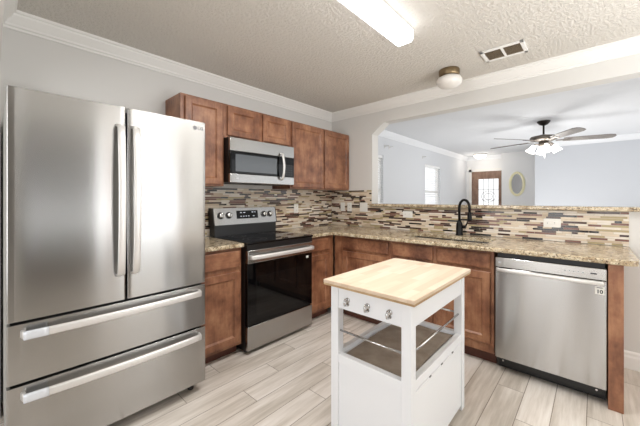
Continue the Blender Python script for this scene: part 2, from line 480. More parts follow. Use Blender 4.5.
# entry door with leaded glass
b = MB(); Y0, Y1 = 1.75, 2.60; xf = 9.275
gy0, gy1, gz0, gz1 = 1.93, 2.43, .35, 1.82
b.box(xf, xf+.045, Y0+.03, gy0, .01, 2.0).box(xf, xf+.045, gy1, Y1-.03, .01, 2.0).box(xf, xf+.045, gy0, gy1, gz1, 2.0).box(xf, xf+.045, gy0, gy1, .01, gz0)
b.box(xf-.012, xf+.06, Y0, Y0+.03, 0, 2.03).box(xf-.012, xf+.06, Y1-.03, Y1, 0, 2.03).box(xf-.012, xf+.06, Y0, Y1, 2.0, 2.03)
d1 = struct(b.build('door_1', M['door_wood']))
MB().box(xf+.018, xf+.026, gy0, gy1, gz0, gz1).build('glass_panel', M['glass'], d1)
b = MB()
for k in range(1, 4):
    y = gy0+(gy1-gy0)*k/4; b.box(xf+.012, xf+.018, y-.005, y+.005, gz0, gz1)
for k in range(1, 5):
    z = gz0+(gz1-gz0)*k/5; b.box(xf+.012, xf+.018, gy0, gy1, z-.005, z+.005)
for rr in (.10, .17):
    pts = [(xf+.014, 2.18+rr*math.cos(a*PI/16), 1.33+rr*.9*math.sin(a*PI/16)) for a in range(33)]
    b.tube(pts, .006, 6, up=(1, 0, 0))
b.build('leaded_came', M['bronze'], d1)
MB().lathe([(.0, 0), (.03, 0), (.03, -.012), (.012, -.02), (.012, -.05), (.028, -.06), (.026, -.085), (0, -.09)], (xf, 2.5, .98), 16, 'x', False, False).build('door_handle', M['brass'], d1)
b = MB(); b.box(9.262, 9.272, Y1, Y1+.07, 0, 2.10).box(9.262, 9.272, 1.803, Y1+.07, 2.03, 2.10)
struct(b.build('trim_3', M['trim']))

# ------------------------------------------------------------------ mosaic backsplash
def mosaic(b, u0, u1, z0, z1, put, seed):
    rnd = random.Random(seed); hh = .0172; g = .0030; z = z0+.001
    while z < z1-.004:
        ht = min(hh, z1-z); u = u0 - rnd.random()*.1
        while u < u1:
            L = rnd.choice([.04, .06, .08, .1, .1, .15, .19])
            a, c = max(u, u0), min(u+L-g, u1)
            if c-a > .004:
                k = rnd.choices(range(7), [21, 21, 12, 16, 13, 8, 9])[0]
                b.use(TILES[k]); put(a, c, z, min(z+ht-g, z1), .0035 + (.0012 if k in (3, 6, 4) else 0))
            u += L
        z += hh
bA = MB().use(TILES[7])
BX0 = .975
bA.box(BX0, XB, YA+.002, WA-.0005, .916, 1.383)
mosaic(bA, BX0, XB, .916, 1.383, lambda a, c, z0, z1, t: bA.box(a, c, YA+.002-t, YA+.003, z0, z1), 3)
tag(bA.build('tile_backsplash'), 'strip mosaic tile backsplash in brown and cream behind the range', 'backsplash')
bB = MB().use(TILES[7])
bB.box(XB+.002, WB-.0005, OL+.005, YA-.004, .916, 1.383).box(XB+.002, WB-.0005, -.188, OL+.005, .916, 1.176)
put = lambda a, c, z0, z1, t: bB.box(XB+.002-t, XB+.003, a, c, z0, z1)
mosaic(bB, OL+.005, YA-.004, 1.176, 1.383, put, 5)
mosaic(bB, -.188, YA-.004, .916, 1.176, put, 9)
tag(bB.build('tile_backsplash'), 'strip mosaic tile backsplash under the bar ledge behind the sink and faucet', 'backsplash')

# ------------------------------------------------------------------ counters
CT, CTH = .914, .032
CAX = 2.103      # front edge of the stove-wall counters
CBX = 2.50       # front edge of the peninsula counter
o = MB().box(.985, 1.392, CAX, YA-.003, CT-CTH, CT, .006).build('countertop', M['granite'])
tag(o, 'short speckled granite countertop between the refrigerator and the range', 'countertop')
SX0, SX1, SY0, SY1 = 2.69, 3.03, .64, 1.38
z0, z1 = CT-CTH, CT
b = MB()
b.box(2.158, CBX+.02, CAX, YA-.003, z0, z1).box(CBX+.02, XB-.003, SY1, YA-.003, z0, z1)
b.box(CBX+.02, SX0, SY0, SY1, z0, z1).box(SX1, XB-.003, SY0, SY1, z0, z1)
r = .06
b.box(CBX+.02, XB-.003, -.19+r, SY0, z0, z1)
pts = [(XB-.003, -.19+r), (XB-.003, -.19)] + [(CBX+r+r*math.cos(a), -.19+r+r*math.sin(a)) for a in [(-PI/2-PI/2*k/8) for k in range(9)]]
pts += [(CBX+.0, -.19+r)]
b.prism(pts[:-1], 'z', z0, z1)
# eased front edge
prof = [(CBX+.02, z0), (CBX+.005, z0), (CBX, z0+.005), (CBX, z1-.007), (CBX+.007, z1), (CBX+.02, z1)]
b.prism([(x, z) for x, z in prof], 'y', -.19+r, CAX)
o = b.build('countertop', M['granite'])
tag(o, 'long speckled granite L-shaped countertop with the sink, running over the dishwasher', 'countertop')
bt = MB().box(WB-.075, WB+WT+.17, OR+.005, OL-.003, 1.18, 1.212, .008).build('bar_ledge', M['granite'])
tag(bt, 'raised granite bar ledge on the half wall of the pass-through', 'bar ledge')

# sink
s = thing('kitchen_sink', ((SX0+SX1)/2, (SY0+SY1)/2, CT-CTH-.2), 'stainless undermount double sink set in the granite in front of the faucet', 'sink')
b = MB(); zt = CT-CTH-.0005; zb = CT-CTH-.19; t_ = .003
for ya, yb in ((SY0, (SY0+SY1)/2-.012), ((SY0+SY1)/2+.012, SY1)):
    b.box(SX0, SX1, ya, yb, zb, zb+t_)
    b.box(SX0-t_, SX0, ya, yb, zb, zt).box(SX1, SX1+t_, ya, yb, zb, zt).box(SX0, SX1, ya-t_, ya, zb, zt).box(SX0, SX1, yb, yb+t_, zb, zt)
b.box(SX0, SX1, (SY0+SY1)/2-.012, (SY0+SY1)/2+.012, zt-.02, zt-.012)
b.build('basin', M['steel_bright'], s)
for yy in ((SY0*3+SY1)/4, (SY0+3*SY1)/4):
    MB().lathe([(.05, zb+t_), (.045, zb+t_+.004), (.02, zb+t_+.002)], ((SX0+SX1)/2, yy, 0), 20).build('drain', M['chrome'], s)

# faucet
fx, fy = 3.125, .99
f = thing('faucet', (fx, fy, CT), 'tall black gooseneck pull-down faucet behind the sink', 'faucet')
MB().lathe([(.036, CT+.001), (.036, CT+.008), (.031, CT+.014), (.029, CT+.11), (.020, CT+.135), (.014, CT+.15)], (fx, fy, 0), 20).build('body', M['faucet'], f)
dx, dy = -.60, -.80
R = .075; pts = [(fx, fy, CT+.14), (fx, fy, CT+.27)]
for k in range(1, 13):
    a = PI*k/12; q = R*(1-math.cos(a)); pts.append((fx+dx*q, fy+dy*q, CT+.27+R*1.05*math.sin(a)))
q = 2*R; pts.append((fx+dx*q, fy+dy*q, CT+.235))
MB().tube(pts, .0125, 12, up=(dy, -dx, 0)).build('spout', M['faucet'], f)
MB().lathe([(.013, CT+.235), (.018, CT+.225), (.021, CT+.17), (.021, CT+.155), (.017, CT+.150)], (fx+dx*q, fy+dy*q, 0), 16).build('spray_head', M['faucet'], f)
b = MB(); b.tube([(fx, fy-.015, CT+.085), (fx, fy-.06, CT+.085)], .016, 12, up=(0, 0, 1)); b.tube([(fx, fy-.055, CT+.085), (fx-.01, fy-.075, CT+.125), (fx-.015, fy-.085, CT+.165)], [.008, .007, .006], 8, up=(1, 0, 0))
b.build('lever', M['faucet'], f)

# ------------------------------------------------------------------ cabinets
RAISED = [(0, .020), (0, .004), (.004, 0), (.052, 0), (.056, .005), (.064, .012), (.070, .012)]
SLAB = [(0, .020), (0, .007), (.004, .003), (.012, 0)]
def cabinet(name, label, loc, Mx, x0, x1, z0, z1, depth, doors, drawers, stiles, rails, toe=0, left_filler=0):
    """local frame: x along the front, face-frame front at y=.02 (door fronts at y=0)"""
    t = thing(name, loc, label, 'cabinet', 'upper cabinets on the stove wall' if name == 'upper_cabinet' else 'base cabinets under the counter')
    MB(Mx).box(x0, x1, .038, depth, z0, z1).build('body', M['cab'], t)
    b = MB(Mx)
    for a, c in stiles: b.box(a, c, .021, .040, z0, z1)
    for a, c, p, q in rails: b.box(a, c, .0215, .0398, p, q)
    b.build('face_frame', M['cab'], t)
    for x, z, wd, h in doors: MB(Mx).panel(x, z, wd, h, RAISED).build('door', M['cab'], t)
    for x, z, wd, h in drawers: MB(Mx).panel(x, z, wd, h, SLAB).build('drawer_front', M['cab_h'], t)
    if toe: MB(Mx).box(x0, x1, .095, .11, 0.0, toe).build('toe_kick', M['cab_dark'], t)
    return t
UZ0, UZ1, UY = 1.385, 2.122, 2.415
UD = WA-.001-UY
UDB = UD
cabinet('upper_cabinet', 'narrow tall wooden upper cabinet mounted beside the refrigerator top', (1.2, 2.6, UZ0), ON_A(UY),
        1.018, 1.396, UZ0, UZ1, UDB, [(1.05, 1.40, .325, .705)], [], [(1.018, 1.06), (1.365, 1.396)], [(1.05, 1.37, UZ0, 1.42), (1.05, 1.37, 2.08, UZ1)])
cabinet('upper_cabinet', 'short two-door wooden upper cabinet directly above the microwave', (1.78, 2.6, 1.822), ON_A(UY),
        1.397, 2.182, 1.822, UZ1, UDB, [(1.428, 1.843, .335, .262), (1.815, 1.843, .345, .262)], [], [(1.397, 1.44), (1.755, 1.823), (2.15, 2.182)],
        [(1.43, 2.16, 1.822, 1.86), (1.43, 2.16, 2.08, UZ1)])
cabinet('upper_cabinet', 'wide two-door wooden upper cabinet in the corner right of the microwave', (2.7, 2.6, UZ0), ON_A(UY),
        2.183, WB-.001, UZ0, UZ1, UDB, [(2.205, 1.40, .505, .705), (2.735, 1.40, .483, .705)], [], [(2.183, 2.22), (2.69, 2.75), (3.2, WB-.001)],
        [(2.2, 3.21, UZ0, 1.42), (2.2, 3.21, 2.08, UZ1)])
BY = 2.125; BZ1 = CT-CTH-.001; TOE = .085
cabinet('base_cabinet', 'narrow wooden base cabinet with one drawer between refrigerator and range', (1.19, 2.4, 0), ON_A(BY),
        .985, 1.388, TOE, BZ1, YA-.003-BY, [(1.0, .115, .368, .57)], [(1.0, .722, .368, .14)], [(.985, 1.012), (1.355, 1.388)],
        [(1.0, 1.36, TOE, .13), (1.0, 1.36, .67, .74), (1.0, 1.36, .85, BZ1)], TOE)
cabinet('base_cabinet', 'wooden base cabinet in the inner corner just right of the range', (2.4, 2.4, 0), ON_A(BY),
        2.162, 2.555, TOE, BZ1, YA-.003-BY, [(2.176, .115, .305, .57)], [(2.176, .722, .305, .14)], [(2.162, 2.19), (2.47, 2.564)],
        [(2.18, 2.48, TOE, .13), (2.18, 2.48, .67, .74), (2.18, 2.48, .85, BZ1)], TOE)
BX = 2.545; BD = WB-.012-BX
def bcab(name, label, ya, yb, doors, drawers, stiles, toe=.1):
    Mx = ON_B(BX, ya); W_ = ya-yb; z0 = .10
    cabinet(name, label, (2.85, (ya+yb)/2, 0), Mx, 0, W_, z0, BZ1, BD, doors, drawers, stiles,
            [(.01, W_-.01, z0, .18), (.01, W_-.01, .715, .745), (.01, W_-.01, .85, BZ1)], z0)
bcab('base_cabinet', 'wooden base cabinet with a wide drawer, leftmost along the sink counter', 2.123, 1.435,
     [(.123, .172, .545, .545)], [(.123, .742, .545, .118)], [(0, .135), (.655, .688)])
# sink base stops short of the bowl: an open carcass with a low body
def sink_base():
    ya, yb = 1.434, .563; Mx = ON_B(BX, ya); W_ = ya-yb; z0 = .10
    t = thing('base_cabinet', (2.85, 1.0, 0), 'wooden sink base cabinet with two false drawer fronts behind the white cart', 'cabinet', 'base cabinets under the counter')
    MB(Mx).box(0, W_, .038, BD, z0, .66).box(0, .018, .038, BD, .66, BZ1).box(W_-.018, W_, .038, BD, .66, BZ1).build('body', M['cab'], t)
    b = MB(Mx)
    for a, c in ((0, .03), (.40, .45), (.84, W_)): b.box(a, c, .021, .040, z0, BZ1)
    for p, q in ((z0, .18), (.715, .745), (.85, BZ1)): b.box(.01, W_-.01, .0215, .0398, p, q)
    b.build('face_frame', M['cab'], t)
    for x, wd in ((.022, .385), (.44, .408)):
        MB(Mx).panel(x, .172, wd, .545, RAISED).build('door', M['cab'], t)
        MB(Mx).panel(x, .742, wd, .118, SLAB).build('drawer_front', M['cab_h'], t)
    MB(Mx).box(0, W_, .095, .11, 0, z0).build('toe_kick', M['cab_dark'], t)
sink_base()
o = MB().box(2.522, WB-.012, -.126, -.058, .001, BZ1, .002).build('end_panel', M['cab'])
tag(o, 'plain wooden end panel standing right of the dishwasher', 'panel')

# ------------------------------------------------------------------ refrigerator
FX0, FX1, FYF = .046, .966, 1.915
fr = thing('refrigerator', ((FX0+FX1)/2, 2.3, 0), 'large stainless French-door refrigerator with two bottom drawers, against the left wall', 'refrigerator')
MB().box(FX0+.004, FX1-.004, FYF+.062, 2.66, .05, 1.765, .004).build('body', M['grey_side'], fr)
b = MB().box(FX0+.012, FX1-.012, FYF+.040, FYF+.063, .07, 1.76).build('gasket', M['black'], fr)
def bowed(x0, x1, z0, z1, bow, cx, half, thick=.04, n=16):
    """front panel bowed outward around cx"""
    b = MB(); front = []; e = .006
    xs_ = [x0, x0+e*.4, x0+e*1.2] + [x0+(x1-x0)*k/n for k in range(1, n)] + [x1-e*1.2, x1-e*.4, x1]
    def yf(x):
        y = FYF - bow*max(0, 1-((x-cx)/half)**2)
        q = min(x-x0, x1-x)
        if q < e: y += e*(1-math.sqrt(max(0, 1-((e-q)/e)**2)))
        return y
    loop = [(x, yf(x)) for x in xs_] + [(x1, FYF+thick), (x0, FYF+thick)]
    loops = [[(x, y, z) for x, y in loop] for z in (z0, z0+.0015, z1-.0015, z1)]
    rows = [[b.bm.verts.new(p) for p in lp] for lp in loops]
    N = len(loop)
    for r0, r1 in zip(rows, rows[1:]):
        for i in range(N):
            j = (i+1) % N; b.face([r0[i], r0[j], r1[j], r1[i]], i < len(xs_)-1)
    b.face(list(reversed(rows[0]))); b.face(rows[-1])
    return b, yf
mid = (FX0+FX1)/2; gap = .004
for side, (a, c) in enumerate(((FX0, mid-gap), (mid+gap, FX1))):
    b, yf = bowed(a, c, .722, 1.778, .007, mid, .46)
    d = b.build('door', M['steel'], fr)
    hx = mid-.036 if side == 0 else mid+.036
    y0 = yf(hx)
    pts = [(hx, y0+.004, .86), (hx, y0-.045, .875)] + [(hx, y0-.045-.022*math.sin(PI*k/10), .875+(1.66-.875)*k/10) for k in range(1, 10)] + [(hx, y0-.045, 1.66), (hx, y0+.004, 1.675)]
    MB().bar(pts, .034, .016, (0, -1, .001)).build('handle', M['satin'], d)
    if side == 1:
        MB().lathe([(.0135, yf(.895)+.001), (.0135, yf(.895)-.0012)], (.893, 0, 1.735), 20, 'y').build('emblem', M['logo_grey'], d)
        text('logo', 'LG', .030, FACE_A(.930, yf(.93)-.001, 1.735), M['logo_grey'], d, bold=.0008)
for z0, z1, hz in ((.442, .708, .664), (.072, .428, .383)):
    b, yf = bowed(FX0, FX1, z0, z1, .007, mid, .46)
    d = b.build('drawer', M['steel'], fr)
    def hp(x): return yf(x)-.034-.014*(1-((x-mid)/.42)**2)
    pts = [(.098, yf(.098)+.004, hz)] + [(.105+(.808)*k/16, hp(.105+.808*k/16), hz) for k in range(17)] + [(.920, yf(.92)+.004, hz)]
    h = MB().bar(pts, .018, .036, (0, 0, 1)).build('handle', M['satin'], d)
    fp = [(.0985+.085*k/4, hp(max(.105, .0985+.085*k/4))-.0004, hz) for k in range(5)]
    MB().bar(fp, .0195, .0375, (0, 0, 1)).build('protective_film', M['film'], h)
for x in (FX0+.07, FX1-.06):
    MB().lathe([(.018, 0), (.02, .01), (.012, .014), (.012, .055)], (x, FYF+.09, 0), 14).build('foot', M['black'], fr)

# ------------------------------------------------------------------ range
RX0, RX1, RY = 1.398, 2.152, 2.07
rg = thing('range', ((RX0+RX1)/2, 2.4, 0), 'freestanding stainless electric range with black glass top and oven door', 'range')
MB().box(RX0, RX1, RY+.035, YA-.012, .03, .898).build('body', M['black'], rg)
MB().box(RX0-.002, RX1+.002, RY-.01, YA-.07, .8985, .918, .004).build('cooktop', M['gloss'], rg)
b = MB()
for x, y, r in ((1.59, 2.24, .105), (1.96, 2.24, .085), (1.59, 2.52, .08), (1.96, 2.52, .1)):
    for q in (r, r*.6):
        lp = [[(x+(q+d)*math.cos(2*PI*k/32), y+(q+d)*math.sin(2*PI*k/32), .9183) for k in range(32)] for d in (-.0012, .0012)]
        b = MB(); b.rings(lp, True, False, False); b.build('burner_ring', M['dgrey'], rg)
# control console
b = MB(); ytop, ybot = YA-.085, YA-.115
b.box(RX0+.015, RX1-.010, YA-.108, YA-.012, .9185, 1.03)
MB_back = b.build('lower_console', M['dgrey'], rg)
b = MB(); b.prism([(ybot, 1.022), (YA-.012, 1.022), (YA-.012, 1.182), (ytop, 1.182)], 'x', RX0+.012, RX1-.008)
cp = b.build('control_panel', M['steel'], rg)
for xa, xb in ((RX0+.002, RX0+.0118), (RX1-.0078, RX1-.001)):
    b = MB(); b.prism([(ybot-.001, 1.024), (YA-.011, 1.024), (YA-.011, 1.184), (ytop-.001, 1.184)], 'x', xa, xb); b.build('end_cap', M['black'], rg)
def cy(z): return ybot+(ytop-ybot)*(z-1.022)/.16
b = MB(); b.prism([(cy(1.075)-.003, 1.075), (cy(1.075)+.004, 1.075), (cy(1.155)+.004, 1.155), (cy(1.155)-.003, 1.155)], 'x', 1.652, 1.905)
dp = b.build('display', M['gloss'], cp)
tilt = math.atan2(ytop-ybot, .16)
def on_console(x, z): return Matrix.Translation((x, cy(z)-.0038, z)) @ Matrix.Rotation(PI/2-tilt, 4, 'X')
for x, z, wd in ((1.70, 1.135, .018), (1.74, 1.135, .022), (1.84, 1.137, .02), (1.87, 1.137, .012), (1.70, 1.098, .014), (1.73, 1.098, .014), (1.76, 1.098, .014), (1.79, 1.098, .014), (1.85, 1.098, .02)):
    b = MB(); b.prism([(cy(z)-.0045, z-.004), (cy(z)-.002, z-.004), (cy(z)-.002, z+.004), (cy(z)-.0045, z+.004)], 'x', x-wd/2, x+wd/2)
    b.build('display_mark', M['led'], dp)
for x in (1.478, 1.565, 1.985, 2.065):
    z = 1.112
    mx = Matrix.Translation((x, cy(z), z)) @ Matrix.Rotation(-tilt, 4, 'X')
    k = MB(mx); k.lathe([(.033, .002), (.033, -.006), (.031, -.008)], (0, 0, 0), 24, 'y')
    kb = k.build('knob_bezel', M['mark'], cp)
    k = MB(mx); k.lathe([(.026, -.006), (.026, -.026), (.023, -.030), (0.004, -.030)], (0, 0, 0), 24, 'y'); k.box(-.005, .005, -.040, -.029, -.024, .024, .002)
    k.build('knob', M['steel_bright'], cp)
# oven door
od = MB().box(RX0+.003, RX1-.003, RY+.002, RY+.036, .236, .745, .003).build('oven_door', M['gloss'], rg)
MB().box(RX0+.085, RX1-.085, RY+.0005, RY+.004, .30, .63, .001).build('oven_window', M['window_glass_black'], od)
dt = MB().box(RX0+.003, RX1-.003, RY-.004, RY+.036, .746, .852, .004).build('door_top_trim', M['steel'], od)
MB().box(RX0, RX1, RY+.004, RY+.036, .855, .8975).build('vent_trim', M['black'], rg)
pts = [(RX0+.022, RY, .798), (RX0+.03, RY-.04, .798)] + [(RX0+.03+.694*k/12, RY-.04-.014*math.sin(PI*k/12), .798) for k in range(1, 12)] + [(RX1-.03, RY-.04, .798), (RX1-.022, RY, .798)]
MB().bar(pts, .022, .034, (0, 0, 1)).build('handle', M['satin'], od)
MB().box(RX1-.085, RX1-.055, RY-.0006, RY+.003, .70, .722).build('sticker', M['plastic'], od)
MB().box(RX0+.003, RX1-.003, RY, RY+.036, .038, .229, .004).build('storage_drawer', M['steel'], rg)
for x in (RX0+.04, RX1-.04):
    for y in (RY+.08, YA-.08):
        MB().lathe([(.016, 0), (.016, .01), (.010, .012), (.010, .031)], (x, y, 0), 12).build('foot', M['black'], rg)

# ------------------------------------------------------------------ microwave
MX0, MX1, MY, MZ0, MZ1 = 1.402, 2.158, 2.34, 1.413, 1.817
mw = thing('microwave', (1.78, 2.55, MZ0), 'stainless over-the-range microwave under the short cabinet', 'microwave')
MB().box(MX0, MX1, MY+.03, WA-.010, MZ0+.008, MZ1, .002).build('body', M['black'], mw)
dx1 = MX1-.155
f_ = MB().box(MX0+.001, MX1-.001, MY, MY+.029, MZ1-.118, MZ1-.001, .004).build('top_panel', M['steel'], mw)
MB().box(MX0+.001, MX1-.001, MY-.0005, MY+.004, MZ1-.121, MZ1-.118).build('vent_line', M['black'], mw)
d = MB().box(MX0+.001, dx1, MY+.001, MY+.028, MZ0+.085, MZ1-.122, .003).build('door', M['gloss'], mw)
MB().box(MX0+.055, dx1-.075, MY-.0006, MY+.003, MZ0+.105, MZ1-.145, .001).build('door_window', M['mesh_window'], d)
MB().box(dx1+.001, MX1-.001, MY+.001, MY+.028, MZ0+.085, MZ1-.122, .002).build('control_panel', M['gloss'], mw)
b = MB()
for r_ in range(5):
    for c_ in range(3): b.box(dx1+.045+c_*.033, dx1+.060+c_*.033, MY+.0004, MY+.002, MZ0+.105+r_*.024, MZ0+.111+r_*.024)
b.build('keypad_marks', M['mark'], mw)
low = MB().box(MX0+.001, MX1-.001, MY, MY+.029, MZ0+.004, MZ0+.084, .004).build('lower_panel', M['steel'], mw)
text('logo', 'LG', .018, FACE_A(MX0+.075, MY-.0006, MZ0+.045), M['pale_mark'], low)
hx = dx1-.028
pts = [(hx, MY+.004, MZ0+.05), (hx, MY-.030, MZ0+.062)] + [(hx, MY-.03-.022*math.sin(PI*k/10), MZ0+.062+.245*k/10) for k in range(1, 10)] + [(hx, MY-.03, MZ0+.307), (hx, MY+.004, MZ0+.318)]
MB().bar(pts, .024, .014, (0, -1, .001)).build('handle', M['satin'], d)
b = MB()
for k in range(2): b.box(MX0+.08+k*.34, MX0+.34+k*.34, MY+.09, MY+.24, MZ0+.004, MZ0+.0085)
b.build('grease_filter', M['dgrey'], mw)

# ------------------------------------------------------------------ dishwasher
DY1, DY0, DX = .547, -.055, 2.512
dw = thing('dishwasher', (2.8, (DY0+DY1)/2, 0), 'stainless dishwasher with bar handle under the granite counter', 'dishwasher')
Mx = ON_B(DX, DY1-.003); DW = DY1-DY0-.006
MB(Mx).box(.006, DW-.006, .05, .60, .10, .872).build('tub', M['black'], dw)
dd = MB(Mx).box(0, DW, 0, .045, .112, .772, .004).build('door', M['steel'], dw)
cpn = MB(Mx).box(0, DW, 0, .045, .776, .846, .004).build('control_strip', M['steel_bright'], dw)
MB(Mx).box(.004, DW-.004, .012, .044, .764, .782).build('handle_recess', M['black'], dw)
pts = [(.014, .004, .762), (.020, -.026, .762)] + [(.020+(DW-.04)*k/8, -.030, .762) for k in range(1, 8)] + [(DW-.020, -.026, .762), (DW-.014, .004, .762)]
MB(Mx).bar(pts, .018, .022, (0, 0, 1)).build('handle', M['satin'], dd)
MB(Mx).lathe([(.008, .001), (.008, -.0008)], (.030, 0, .812), 16, 'y').build('emblem', M['pale_mark'], cpn)
for k in range(5): MB(Mx).lathe([(.0045, .001), (.0045, -.0006)], (.40+k*.022, 0, .812), 10, 'y').build('button_mark', M['pale_mark'], cpn)
MB(Mx).box(.522, .552, -.0006, .001, .808, .817).build('display', M['mark'], cpn)
st = MB(Mx).box(DW-.052, DW-.010, -.0008, .001, .690, .737).build('sticker', M['plastic'], dd)
text('sticker_text', '10', .030, Matrix.Translation((DX-.001, DY1-.003-(DW-.031), .706)) @ FACE_B(0, 0, 0), M['mark'], st, bold=.0012)
MB(Mx).box(DW-.045, DW-.018, -.0013, -.0008, .7285, .7325).build('sticker_line', M['mark'], st)
MB(Mx).box(.004, DW-.004, .035, .05, .062, .108).build('kick_plate', M['black'], dw)
MB(Mx).box(.004, DW-.004, .10, .112, .008, .10).build('toe_board', M['black'], dw)
for x in (.045, DW-.045):
    MB(Mx).lathe([(.006, .035), (.006, .032)], (x, 0, .085), 10, 'y').build('screw', M['chrome'], dw)
    MB(Mx).lathe([(.014, 0), (.014, .01), (.008, .012), (.008, .10)], (x, .17, 0), 12).build('foot', M['black'], dw)

# ------------------------------------------------------------------ island cart
KX0, KX1, KY0, KY1 = 1.234, 1.958, .590, 1.048
ct = thing('kitchen_cart', ((KX0+KX1)/2, (KY0+KY1)/2, 0), 'white wooden kitchen cart with butcher block top in the middle of the floor', 'kitchen cart')
LG_ = .048
b = MB().use(M['butcher']).box(1.203, 1.982, .561, 1.075, .8275, .846, .003).use(M['butcher_edge']).box(1.2045, 1.9805, .5625, 1.0735, .818, .828)
b.build('top', None, ct)
for x in (KX0, KX1-LG_):
    for y in (KY0, KY1-LG_): MB().box(x, x+LG_, y, y+LG_, .0, .8178, .003).build('leg', M['white'], ct)
i_ = .006
for nm, bx in (('apron', (KX0+i_, KX0+.026, KY0+LG_, KY1-LG_)), ('apron', (KX1-.026, KX1-i_, KY0+LG_, KY1-LG_)),
               ('apron', (KX0+LG_, KX1-LG_, KY0+i_, KY0+.026)), ('apron', (KX0+LG_, KX1-LG_, KY1-.026, KY1-i_))):
    MB().box(*bx, .700, .8178, .001).build(nm, M['white'], ct)
# shelf frame, mat, rails
SZ = .447
for bx in ((KX0+LG_, KX1-LG_, KY0+.004, KY0+.034), (KX0+LG_, KX1-LG_, KY1-.034, KY1-.004), (KX0+.004, KX0+.034, KY0+LG_, KY1-LG_), (KX1-.034, KX1-.004, KY0+LG_, KY1-LG_)):
    MB().box(*bx, SZ-.035, SZ+.012, .001).build('shelf_rail', M['white'], ct)
MB().box(KX0+.034, KX1-.034, KY0+.034, KY1-.034, SZ-.025, SZ-.012).build('shelf', M['white'], ct)
for bx in ((KX0+.022, KX0+.022, KY0+LG_-.004, KY1-LG_+.004), (KX1-.022, KX1-.022, KY0+LG_-.004, KY1-LG_+.004),
           (KX0+LG_-.004, KX1-LG_+.004, KY0+.022, KY0+.022)):
    MB().tube([(bx[0], bx[2], .577), (bx[1], bx[3], .577)], .0055, 10).build('rail', M['chrome'], ct)
# lower panels and drop door
MB().box(KX0+.010, KX0+.024, KY0+LG_, KY1-LG_, .03, SZ-.036).build('side_panel', M['white'], ct)
MB().box(KX1-.024, KX1-.010, KY0+LG_, KY1-LG_, .03, SZ-.036).build('side_panel', M['white'], ct)
MB().box(KX0+LG_, KX1-LG_, KY1-.024, KY1-.010, .03, SZ-.036).build('back_panel', M['white'], ct)
dr = MB().box(KX0+LG_+.003, KX1-LG_-.003, KY0+.004, KY0+.022, .032, SZ-.040, .002).build('door', M['white'], ct)
for x in (1.45, 1.60, 1.76):
    MB().box(x-.010, x+.010, KY0+.0025, KY0+.006, SZ-.0425, SZ-.0365).build('hinge', M['mark'], dr)
for y in (.940, .818, .698):
    b = MB(); x = KX0+i_
    b.lathe([(.014, 0), (.014, -.004), (.010, -.006)], (x, y, .752), 16, 'x')
    b.tube([(x-.004, y, .758), (x-.022, y, .762), (x-.030, y, .748), (x-.026, y, .732), (x-.014, y, .728), (x-.010, y, .735)], .005, 8, up=(0, 1, 0))
    b.lathe([(.010, 0), (.010, -.004)], (x, y, .732), 14, 'x')
    b.build('hook', M['chrome'], ct)
# mat lying on the shelf, rippled
b = MB(); nx, ny = 22, 16; rows = []
for top in (0, 1):
    g = []
    for i in range(nx+1):
        row = []
        for j in range(ny+1):
            x = KX0+.052+(KX1-KX0-.104)*i/nx; y = KY0+.052+(KY1-KY0-.104)*j/ny
            z = SZ-.0115 + .006*(1+math.sin(x*11+y*3))*.5 + .004*(1+math.sin(y*17-x*4))*.5 + top*.004
            row.append(b.bm.verts.new((x, y, z)))
        g.append(row)
    rows.append(g)
for g in rows:
    for i in range(nx):
        for j in range(ny): b.face([g[i][j], g[i+1][j], g[i+1][j+1], g[i][j+1]], True)
lo, hi = rows
for i in range(nx):
    for j in (0, ny): b.face([lo[i][j], lo[i+1][j], hi[i+1][j], hi[i][j]])
for j in range(ny):
    for i in (0, nx): b.face([lo[i][j], lo[i][j+1], hi[i][j+1], hi[i][j]])
tag(b.build('shelf_mat', M['shelf_mat'], None, ((KX0+KX1)/2, (KY0+KY1)/2, SZ)), 'wrinkled taupe liner mat lying on the shelf of the white cart', 'mat')

# ------------------------------------------------------------------ ceiling things
# fluorescent fixture
fl = thing('fluorescent_light', (1.38, .995, HC), 'long lit fluorescent wrap fixture on the kitchen ceiling', 'ceiling light')
MB().box(.77, 1.985, .930, 1.062, HC-.022, HC-.0005, .002).build('base', M['white'], fl)
b = MB(); lp = []
for x in (.775, 1.980):
    lp.append([(x, y, z) for y, z in ((.935, HC-.0225), (.930, HC-.05), (.936, HC-.078), (.950, HC-.088), (1.042, HC-.088), (1.056, HC-.078), (1.062, HC-.05), (1.057, HC-.0225))])
b.rings(lp, True, True, True, False)
b.build('lens', M['tube'], fl)
area('fluorescent_tubes', (1.38, .995, HC-.090), (0, 0, 0), 1.19, .11, 16, (1, .99, .98))
# vent register
v = thing('ceiling_vent', (2.775, .54, HC), 'white air register with tan louvers on the ceiling near the pass-through', 'vent')
VX0, VX1, VY0, VY1 = 2.655, 2.885, .390, .690
b = MB(); z0, z1 = HC-.012, HC-.0005; e = .028
b.box(VX0, VX0+e, VY0, VY1, z0, z1, .003).box(VX1-e, VX1, VY0, VY1, z0, z1, .003).box(VX0, VX1, VY0, VY0+e, z0, z1, .003).box(VX0, VX1, VY1-e, VY1, z0, z1, .003)
b.box(VX0+e, VX1-e, .531, .549, z0, z1, .002)
b.build('frame', M['trim'], v)
MB().box(VX0+.02, VX1-.02, VY0+.02, VY1-.02, HC-.003, HC-.0006).build('backing', M['slot'], v)
b = MB()
for ya, yb in ((VY0+e, .531), (.549, VY1-e)):
    x = VX0+e+.008
    while x < VX1-e-.004:
        b.prism([(x-.008, HC-.011), (x+.005, HC-.0035), (x+.0065, HC-.0045), (x-.0065, HC-.012)], 'y', ya, yb); x += .016
b.build('louvers', M['louver'], v)
